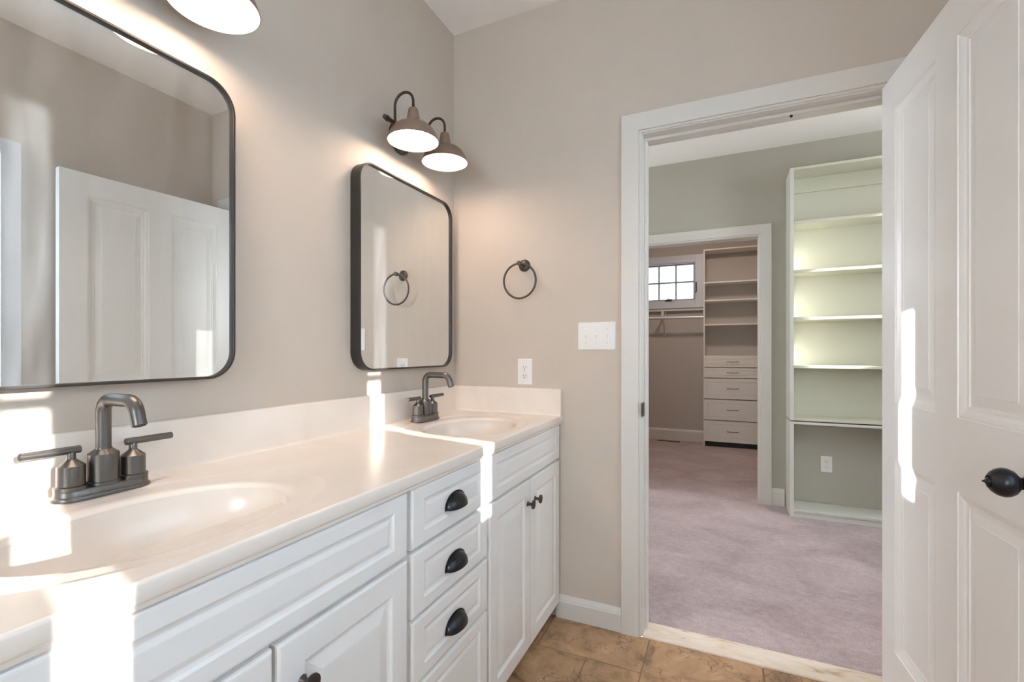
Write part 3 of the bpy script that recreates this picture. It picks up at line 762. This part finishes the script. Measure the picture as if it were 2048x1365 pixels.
prof = [(0, ZT1 - 0.001), (0.024, ZT1 - 0.001), (0.0205, ZT1 + 0.003), (0.0195, ZT1 + 0.010), (0.0195, bsz - 0.006), (0.0175, bsz - 0.0015), (0.014, bsz), (0, bsz)]
prism(bm, prof, 0.14, 1.958, lambda s_, a, b_: (a + 0.0006, s_, b_))
obj('backsplash', bm, 'marble', ct, 40)
bm = new()
prof = [(0, ZT1 - 0.001), (0.024, ZT1 - 0.001), (0.0205, ZT1 + 0.003), (0.0195, ZT1 + 0.010), (0.0195, bsz - 0.008), (0.0175, bsz - 0.0035), (0.014, bsz - 0.002), (0, bsz - 0.002)]
prism(bm, prof, 0.0195, 0.5575, lambda s_, a, b_: (s_, 1.9594 - a, b_))
ed = [e for e in bm.edges if all(v_.co.x > 0.557 for v_ in e.verts) and all(v_.co.z > 0.9 for v_ in e.verts)]
bmesh.ops.bevel(bm, geom=ed, offset=0.004, segments=3, affect='EDGES')
obj('side_splash', bm, 'marble', ct, 40)

# ---- faucets
def faucet(yc, label):
    xc = 0.078; z0 = ZT1 + 0.0003
    root = thing('faucet', label, 'faucet', (xc, yc, z0), group='centerset faucets')
    bm = new()       # stadium base plate, two steps
    def stadium(hw, r_, z_, n=14):
        pts = []
        for i in range(n + 1):
            t = -PI / 2 + PI * i / n - PI / 2 + PI / 2
            pts.append((xc + r_ * math.sin(t), yc + hw + r_ * math.cos(t)))
        for i in range(n + 1):
            t = PI / 2 + PI * i / n
            pts.append((xc + r_ * math.sin(t), yc - hw + r_ * math.cos(t)))
        return [(a, b_, z_) for a, b_ in pts]
    levels = [(0.051, 0.0285, z0), (0.051, 0.0290, z0 + 0.003), (0.051, 0.0280, z0 + 0.006), (0.051, 0.0255, z0 + 0.0075), (0.051, 0.0250, z0 + 0.0175), (0.051, 0.0235, z0 + 0.0195)]
    V = [[bm.verts.new(q) for q in stadium(*l)] for l in levels]; n = len(V[0])
    for A, B in zip(V, V[1:]):
        for i in range(n): bm.faces.new((A[i], A[(i + 1) % n], B[(i + 1) % n], B[i]))
    bm.faces.new(V[-1]); bm.faces.new(list(reversed(V[0])))
    obj('base_plate', bm, 'brushed', root, 35)
    zt = z0 + 0.0190
    bm = new()
    lathe(bm, [(0.0275, 0), (0.0275, 0.005), (0.0248, 0.0062), (0.0248, 0.0595), (0.0140, 0.0685), (0.0130, 0.0715)], (xc, yc, zt), (0, 0, 1), 36)
    r_ = 0.0125; rb = 0.026; top = z0 + 0.199 - r_
    pts = [(xc, yc, zt + 0.068 + i * (top - rb - zt - 0.068) / 4) for i in range(5)]
    pts += arc((xc + rb, yc, top - rb), rb, PI, PI / 2, 10, (1, 0, 0), (0, 0, 1))[1:]
    pts += [(xc + 0.055, yc, top), (xc + 0.078, yc, top)]
    rc = 0.030
    pts += arc((xc + 0.088, yc, top - rc), rc, PI / 2, math.radians(18), 10, (1, 0, 0), (0, 0, 1))[0:]
    e = Vector(pts[-1]); dirn = Vector((math.sin(math.radians(18)), 0, -math.cos(math.radians(18))))
    pts += [e + dirn * 0.012, e + dirn * 0.026]
    tube(bm, pts, r_, 24)
    sp = obj('spout', bm, 'brushed', root, 24)
    bm = new(); lathe(bm, [(0.0095, 0), (0.0095, 0.002), (0.0, 0.001)], Vector(pts[-1]) - dirn * 0.0005, dirn, 24); lbl(obj('aerator', bm, 'slot', sp, 40), 'dark aerator ring')
    for s_ in (-1, 1):
        hy = yc + s_ * 0.051
        bm = new()
        lathe(bm, [(0.0255, 0), (0.0255, 0.007), (0.0215, 0.0085), (0.0212, 0.0455), (0.0090, 0.0560), (0.0072, 0.0580), (0.0070, 0.070), (0.006, 0.074)], (xc, hy, zt), (0, 0, 1), 32)
        h = obj('handle', bm, 'brushed', root, 24)
        bm = new()
        z_ = zt + 0.0745
        a, b_ = Vector((xc, hy - s_ * 0.014, z_)), Vector((xc + 0.004, hy + s_ * 0.073, z_ + 0.001))
        tube(bm, [a, a.lerp(b_, 0.01), a.lerp(b_, 0.99), b_], [0.0060, 0.0072, 0.0070, 0.0062], 20)
        obj('lever', bm, 'brushed', h, 40)
    # pop-up lift rod behind the spout
    bm = new(); lathe(bm, [(0.0025, 0), (0.0025, 0.045), (0.005, 0.046), (0.005, 0.052), (0.003, 0.054), (0, 0.054)], (xc - 0.021, yc, zt - 0.002), (0, 0, 1), 16)
    obj('lift_rod', bm, 'brushed', root, 40)
    return root
fa = faucet(0.507, 'brushed gunmetal two handle faucet at the near sink left in the picture')
dup(fa, (0.010, 1.088, 0), 'brushed gunmetal two handle faucet at the far corner sink beneath the smaller mirror')

# ---- mirrors
def rrect(y0, y1, z0, z1, r_, n=12):
    pts = []
    for cx_, cz_, a0 in ((y1 - r_, z1 - r_, 0), (y0 + r_, z1 - r_, PI / 2), (y0 + r_, z0 + r_, PI), (y1 - r_, z0 + r_, 1.5 * PI)):
        for i in range(n + 1):
            t = a0 + PI / 2 * i / n; pts.append((cx_ + r_ * math.cos(t), cz_ + r_ * math.sin(t)))
    return pts
def mirror(y0, y1, z0, z1, label):
    root = thing('mirror', label, 'mirror', (0, (y0 + y1) / 2, z0), group='black framed vanity mirrors')
    bm = new(); w = 0.0065; r_ = 0.07; D_ = 0.045; x0 = 0.001
    o_, i_ = rrect(y0, y1, z0, z1, r_), rrect(y0 + w, y1 - w, z0 + w, z1 - w, r_ - w); n = len(o_)
    o2, i2 = rrect(y0 + 0.0012, y1 - 0.0012, z0 + 0.0012, z1 - 0.0012, r_ - 0.0012), rrect(y0 + w - 0.0012, y1 - w + 0.0012, z0 + w - 0.0012, z1 - w + 0.0012, r_ - w + 0.0012)
    L = [[(x0, *q) for q in o_], [(D_ - 0.0012, *q) for q in o_], [(D_, *q) for q in o2], [(D_, *q) for q in i2], [(D_ - 0.0012, *q) for q in i_], [(x0, *q) for q in i_]]
    V = [[bm.verts.new(q) for q in l] for l in L]
    for A, B in zip(V, V[1:] + V[:1]):
        for i in range(n): bm.faces.new((A[i], A[(i + 1) % n], B[(i + 1) % n], B[i]))
    obj('frame', bm, 'blackframe', root, 35)
    bm = new(); g_ = rrect(y0 + w - 0.0005, y1 - w + 0.0005, z0 + w - 0.0005, z1 - w + 0.0005, r_ - w)
    A = [bm.verts.new((0.036, *q)) for q in g_]; B = [bm.verts.new((0.030, *q)) for q in g_]
    bm.faces.new(A); bm.faces.new(list(reversed(B)))
    for i in range(n): bm.faces.new((A[i], A[(i + 1) % n], B[(i + 1) % n], B[i]))
    obj('mirror_glass', bm, 'mirror', root)
    return root
mi1 = mirror(0.196, 0.807, 1.101, 1.857, 'large black framed rounded mirror above the near sink, cut by the left edge')
dup(mi1, (0, 1.0675, 0), 'black framed rounded mirror in the corner above the far sink')

# ---- vanity lights
def vanity_light(yc, label):
    zb = 2.042
    root = thing('vanity_light', label, 'wall light', (0.0, yc, zb), group='two shade vanity lights')
    bm = new(); lathe(bm, [(0.065, 0.001), (0.065, 0.006), (0.062, 0.010), (0.054, 0.013), (0.050, 0.018), (0.030, 0.021), (0.012, 0.022), (0.012, 0.063)], (0.0, yc, zb), (1, 0, 0), 40)
    obj('canopy', bm, 'bronze', root, 40)
    bm = new(); hb = 0.171
    tube(bm, [(0.065, yc - hb, zb), (0.065, yc - hb + 0.002, zb), (0.065, yc + hb - 0.002, zb), (0.065, yc + hb, zb)], [0.0065, 0.0085, 0.0085, 0.0065], 20)
    for s_ in (-1, 1): lathe(bm, [(0.010, -0.006), (0.0115, 0.0), (0.010, 0.006)], (0.065, yc + s_ * 0.153, zb), (0, 1, 0), 20)
    obj('bar', bm, 'bronze', root, 40)
    for s_ in (-1, 1):
        sy = yc + s_ * 0.108
        bm = new(); xs = 0.150; x0_ = 0.065; rr = (xs - x0_) / 2; ztop = 2.108
        pts = [(x0_, sy, zb), (x0_, sy, zb + 0.03), (x0_, sy, ztop)] + [(a, sy, c) for a, _, c in arc((x0_ + rr, 0, ztop), rr, PI, 0, 18, (1, 0, 0), (0, 0, 1))[1:]] + [(xs, sy, 2.095), (xs, sy, 2.076)]
        tube(bm, pts, 0.0052, 14)
        obj('gooseneck', bm, 'bronze', root, 40)
        zr = 1.957
        bm = new()
        pr = [(0.0945, 0.0), (0.0955, 0.0015), (0.0930, 0.006), (0.0905, 0.016), (0.0850, 0.030), (0.0745, 0.046), (0.0600, 0.058), (0.0430, 0.067), (0.0285, 0.0715)]
        cap = [(0.0260, 0.073), (0.0258, 0.078), (0.0185, 0.119), (0.0165, 0.1225), (0.006, 0.124), (0.0, 0.124)]
        lathe(bm, pr + cap, (xs, sy, zr), (0, 0, 1), 48, cap0=False)
        sh = obj('lamp_shade', bm, 'shade', root, 35)
        bm = new()
        lathe(bm, [(r_ - 0.0012, h + (0.0003 if k == 0 else -0.001)) for k, (r_, h) in enumerate(pr)] + [(0.0, 0.0703)], (xs, sy, zr), (0, 0, 1), 48, cap0=False)
        lbl(obj('shade_lining', bm, 'lining', sh, 40), 'white enamelled inside of the shade')
        bm = new()
        lathe(bm, [(0.0, 0.004), (0.030, 0.0052), (0.045, 0.0085), (0.0520, 0.014), (0.0500, 0.021), (0.036, 0.040), (0.022, 0.055), (0.016, 0.066)], (xs, sy, zr), (0, 0, 1), 32, cap1=False)
        lbl(obj('bulb', bm, 'bulb', sh, 40), 'lit frosted reflector bulb')
    return root
vl = vanity_light(1.537, 'bronze two shade barn light lit above the corner mirror')
dup(vl, (0, 0.573 - 1.537, 0), 'bronze barn light at the top edge above the large near mirror')

# ---- towel ring
tr_ = thing('towel_ring', 'dark bronze towel ring mounted on the wall right of the corner mirror', 'towel ring', (0.378, YB, 1.562))
bm = new(); lathe(bm, [(0.0275, 0.0005), (0.0275, 0.004), (0.025, 0.0065), (0.0165, 0.010), (0.0085, 0.013), (0.0075, 0.02), (0.0075, 0.050), (0.0105, 0.053), (0.0110, 0.060), (0.0105, 0.068), (0.008, 0.0705), (0, 0.071)], (0.378, YB, 1.564), (0, -1, 0), 32)
obj('mount', bm, 'bronze', tr_, 40)
bm = new(); R0 = 0.0775
tube(bm, [(0.378 + R0 * math.sin(2 * PI * i / 64), YB - 0.061 + 0.004 * (1 - math.cos(2 * PI * i / 64)) / 2, 1.564 - R0 + R0 * math.cos(2 * PI * i / 64)) for i in range(64)], 0.0046, 12, closed=True)
obj('ring', bm, 'bronze', tr_, 60)

# ---- outlets and switches
def rounded_plate(bm, cx_, cz_, w, h, y_, sgn, t=0.0055, r_=0.004):
    pts = rrect(cx_ - w / 2, cx_ + w / 2, cz_ - h / 2, cz_ + h / 2, r_, 4); p2 = rrect(cx_ - w / 2 + 0.003, cx_ + w / 2 - 0.003, cz_ - h / 2 + 0.003, cz_ + h / 2 - 0.003, r_, 4)
    L = [[(a, y_, b_) for a, b_ in pts], [(a, y_ + sgn * (t - 0.0025), b_) for a, b_ in pts], [(a, y_ + sgn * t, b_) for a, b_ in p2]]
    V = [[bm.verts.new(q) for q in l] for l in L]; n = len(pts)
    for A, B in zip(V, V[1:]):
        for i in range(n): bm.faces.new((A[i], A[(i + 1) % n], B[(i + 1) % n], B[i]))
    bm.faces.new(V[-1]); bm.faces.new(list(reversed(V[0])))
def outlet(cx_, cz_, y_, label):
    root = thing('power_outlet', label, 'power outlet', (cx_, y_, cz_))
    bm = new(); rounded_plate(bm, cx_, cz_, 0.072, 0.117, y_, -1); obj('cover_plate', bm, 'plastic', root, 30)
    for s_ in (1, -1):
        zc = cz_ + s_ * 0.0195
        bm = new(); lathe(bm, [(0.0172, 0.0), (0.0172, 0.0016), (0.0160, 0.0024)], (cx_, y_ - 0.0053, zc), (0, -1, 0), 28, sy=0.82, ref=(1, 0, 0)); rc = obj('receptacle', bm, 'plastic', root, 30)
        bm = new(); yy = y_ - 0.0076
        for dx, hh in ((-0.0063, 0.0080), (0.0063, 0.0065)): box(bm, (cx_ + dx - 0.0011, yy - 0.0004, zc + 0.0025 - hh / 2), (cx_ + dx + 0.0011, yy + 0.001, zc + 0.0025 + hh / 2))
        lathe(bm, [(0.0024, -0.001), (0.0024, 0.0004)], (cx_, yy, zc - 0.0068), (0, -1, 0), 14)
        lbl(obj('slots', bm, 'slot', rc), 'dark plug slots')
    bm = new(); lathe(bm, [(0.003, 0), (0.0028, 0.001), (0, 0.0013)], (cx_, y_ - 0.0054, cz_), (0, -1, 0), 14); obj('screw', bm, 'screw', root, 40)
outlet(0.380, 1.078, YB, 'white power outlet on the wall just above the side splash')
outlet(1.888, 0.347, YF, 'white power outlet on the wall inside the lower bookcase bay')
sw = thing('light_switch', 'white triple toggle switch plate beside the doorway casing', 'light switch', (0.7125, YB, 1.237))
bm = new(); rounded_plate(bm, 0.7125, 1.237, 0.164, 0.119, YB, -1); obj('cover_plate', bm, 'plastic', sw, 30)
for i in (-1, 0, 1):
    xx = 0.7125 + i * 0.046
    bm = new(); box(bm, (xx - 0.0055, YB - 0.0066, 1.237 - 0.0125), (xx + 0.0055, YB - 0.005, 1.237 + 0.0125), 0.0006)
    s_ = -1 if i != 0 else 1
    pr = [(-0.0045, 0), (0.0045, 0), (0.0035 + s_ * 0.004, 0.012), (-0.0025 + s_ * 0.004, 0.0125)]
    prism(bm, pr, xx - 0.0038, xx + 0.0038, lambda q, a, b_: (q, YB - 0.006 - b_, 1.237 + a)); obj('toggle', bm, 'plastic', sw, 30)
    for dz in (-0.0305, 0.0305):
        bm = new(); lathe(bm, [(0.0032, 0), (0.003, 0.001), (0, 0.0013)], (xx, YB - 0.0054, 1.237 + dz), (0, -1, 0), 14); obj('screw', bm, 'screw', sw, 40)

# ------------------------------------------------------------------ bookcase in the carpeted room (upper unit on a lower base)
BY0, BY1 = 3.81, YF - 0.002
BL, BR_ = 1.633, 2.62
up = thing('bookcase', 'tall cream upper bookcase with open shelves beyond the door', 'bookcase', ((BL + BR_) / 2, 3.93, 0.683))
bm = new(); box(bm, (BL, BY0, 0.684), (BL + 0.0235, BY1, 2.470), 0.001); obj('side_panel', bm, 'creamwhite', up)
bm = new(); box(bm, (BR_ - 0.0235, BY0, 0.684), (BR_, BY1, 2.470), 0.001); obj('side_panel', bm, 'creamwhite', up)
bm = new(); box(bm, (BL + 0.0235, BY0, 2.452), (BR_ - 0.0235, BY1 - 0.004, 2.470), 0.001); obj('top_panel', bm, 'cream', up)
bm = new(); box(bm, (BL + 0.0235, BY1 - 0.010, 0.684), (BR_ - 0.0235, BY1 - 0.004, 2.452)); obj('back_panel', bm, 'cream', up)
bm = new(); box(bm, (BL + 0.0235, BY1 - 0.024, 2.346), (BR_ - 0.0235, BY1 - 0.010, 2.452), 0.001); obj('nailing_rail', bm, 'cream', up)
for z_ in (2.092, 1.746, 1.413, 1.074):
    bm = new(); box(bm, (BL + 0.0245, BY0 + 0.002, z_ - 0.021), (BR_ - 0.0245, BY1 - 0.011, z_), 0.0015); obj('shelf', bm, 'cream', up)
bm = new(); box(bm, (BL + 0.0235, BY0, 0.684), (BR_ - 0.0235, BY1 - 0.010, 0.702), 0.001); obj('bottom_panel', bm, 'cream', up)
lo = thing('low_bookcase', 'low cream open base unit beneath the upper bookcase', 'bookcase', ((BL + BR_) / 2, 3.93, 0))
bm = new(); box(bm, (BL, BY0, 0.0), (BL + 0.0235, BY1, 0.676), 0.001); obj('side_panel', bm, 'creamwhite', lo)
bm = new(); box(bm, (BR_ - 0.0235, BY0, 0.0), (BR_, BY1, 0.676), 0.001); obj('side_panel', bm, 'creamwhite', lo)
bm = new(); box(bm, (BL + 0.0235, BY0, 0.659), (BR_ - 0.0235, BY1, 0.676), 0.001); obj('top_panel', bm, 'creamwhite', lo)
bm = new(); box(bm, (BL + 0.0235, BY0, 0.041), (BR_ - 0.0235, BY1, 0.057), 0.001); obj('bottom_shelf', bm, 'creamwhite', lo)
bm = new(); box(bm, (BL + 0.0005, BY0 + 0.006, 0.0), (BR_ - 0.024, BY0 + 0.020, 0.0405)); obj('kick_board', bm, 'creamwhite', lo)

# ------------------------------------------------------------------ closet tower, rod, vent
TY0, TY1 = 6.22, YC - 0.002
TL, TR = 0.975, 1.633
tw = thing('closet_tower', 'white closet tower with open shelves over five drawers', 'closet tower', ((TL + TR) / 2, 6.35, 0))
for a in (TL, TR - 0.016):
    bm = new(); box(bm, (a, TY0, 0.0), (a + 0.016, TY1, 2.438), 0.001); obj('side_panel', bm, 'closetwhite', tw)
for z_ in (2.436, 2.030, 1.808, 1.511, 1.122):
    bm = new(); box(bm, (TL + 0.0165, TY0 + 0.001, z_ - 0.017), (TR - 0.0165, TY1 - 0.009, z_), 0.001); obj('shelf', bm, 'closetwhite', tw)
for z0, z1 in ((0.983, 1.104), (0.852, 0.974), (0.595, 0.843), (0.336, 0.584), (0.070, 0.326)):
    bm = new(); y_ = TY0 - 0.0005
    ss = 0.040 if z1 - z0 > 0.2 else 0.026
    L = rings_face(bm, (TL + 0.004, TR - 0.004, z0, z1), [(0, -0.018), (0, 0.0), (ss, 0.0), (ss + 0.001, -0.003), (ss + 0.007, -0.004), (ss + 0.009, -0.001), (ss + 0.012, -0.001)], lambda u, v_, h: (u, y_ - 0.018 - h, v_))
    bm.faces.new(list(reversed(L[0]))); dr = obj('drawer', bm, 'closetwhite', tw)
    zc = (z0 + z1) / 2 + 0.004; bm = new(); cx_ = (TL + TR) / 2
    tube(bm, [(cx_ - 0.062, y_ - 0.018, zc), (cx_ - 0.060, y_ - 0.034, zc), (cx_ - 0.052, y_ - 0.040, zc), (cx_, y_ - 0.044, zc - 0.003), (cx_ + 0.052, y_ - 0.040, zc), (cx_ + 0.060, y_ - 0.034, zc), (cx_ + 0.062, y_ - 0.018, zc)], 0.0042, 8)
    lbl(obj('drawer_pull', bm, 'brass', dr, 60), 'aged brass bar pull')
bm = new(); box(bm, (TL + 0.0165, TY0 + 0.04, 0.0), (TR - 0.0165, TY0 + 0.055, 0.069)); obj('kick_board', bm, 'slot', tw)  # near-black colour paints in the shade of the toe recess
cl = thing('added_ceiling_light', 'round white flush ceiling light added unseen to brighten the closet', 'ceiling light', (0.95, 5.0, H))  # unseen fixture, added to lift the closet's brightness
bm = new(); lathe(bm, [(0.15, 0.0), (0.15, 0.02), (0.14, 0.025)], (0.95, 5.0, H), (0, 0, -1), 40); obj('base', bm, 'plastic', cl, 40)
bm = new(); lathe(bm, [(0.135, 0.024), (0.13, 0.045), (0.10, 0.07), (0.05, 0.083), (0, 0.086)], (0.95, 5.0, H), (0, 0, -1), 40, cap0=False); obj('added_light_diffuser', bm, 'added_lampglass', cl, 60)
rod = thing('closet_rod', 'white closet rod hanging under the small window', 'closet rod', (0.2, 6.20, 1.602))
bm = new(); tube(bm, [(-0.985, 6.24, 1.602), (0.974, 6.24, 1.602)], 0.016, 16); obj('rod_tube', bm, 'chrome', rod, 40)
bm = new()
box(bm, (0.474, YC - 0.007, 1.385), (0.506, YC - 0.0015, 1.455), 0.001); box(bm, (0.474, YC - 0.007, 1.600), (0.506, YC - 0.0015, 1.695), 0.001); box(bm, (0.482, YC - 0.24, 1.662), (0.498, YC - 0.004, 1.676), 0.001)
tube(bm, [(0.490, YC - 0.008, 1.40), (0.490, YC - 0.15, 1.54), (0.490, YC - 0.235, 1.586)], 0.010, 8)
box(bm, (0.470, 6.222, 1.616), (0.508, 6.232, 1.690), 0.001)
obj('rod_bracket', bm, 'chrome', rod, 40)
bm = new(); box(bm, (0.41, 6.32, 0.003), (0.69, 6.375, 0.009), 0.002)
fr_ = obj('floor_register', bm, 'vent'); tag(fr_, 'dark brown floor vent in the closet carpet by the baseboard', 'floor vent')
bm = new()
for i in range(13): box(bm, (0.425 + i * 0.02, 6.327, 0.0088), (0.433 + i * 0.02, 6.368, 0.0106))
bm.transform(Matrix.Translation((0, 0, 0))); obj('louvres', bm, 'slot', fr_)
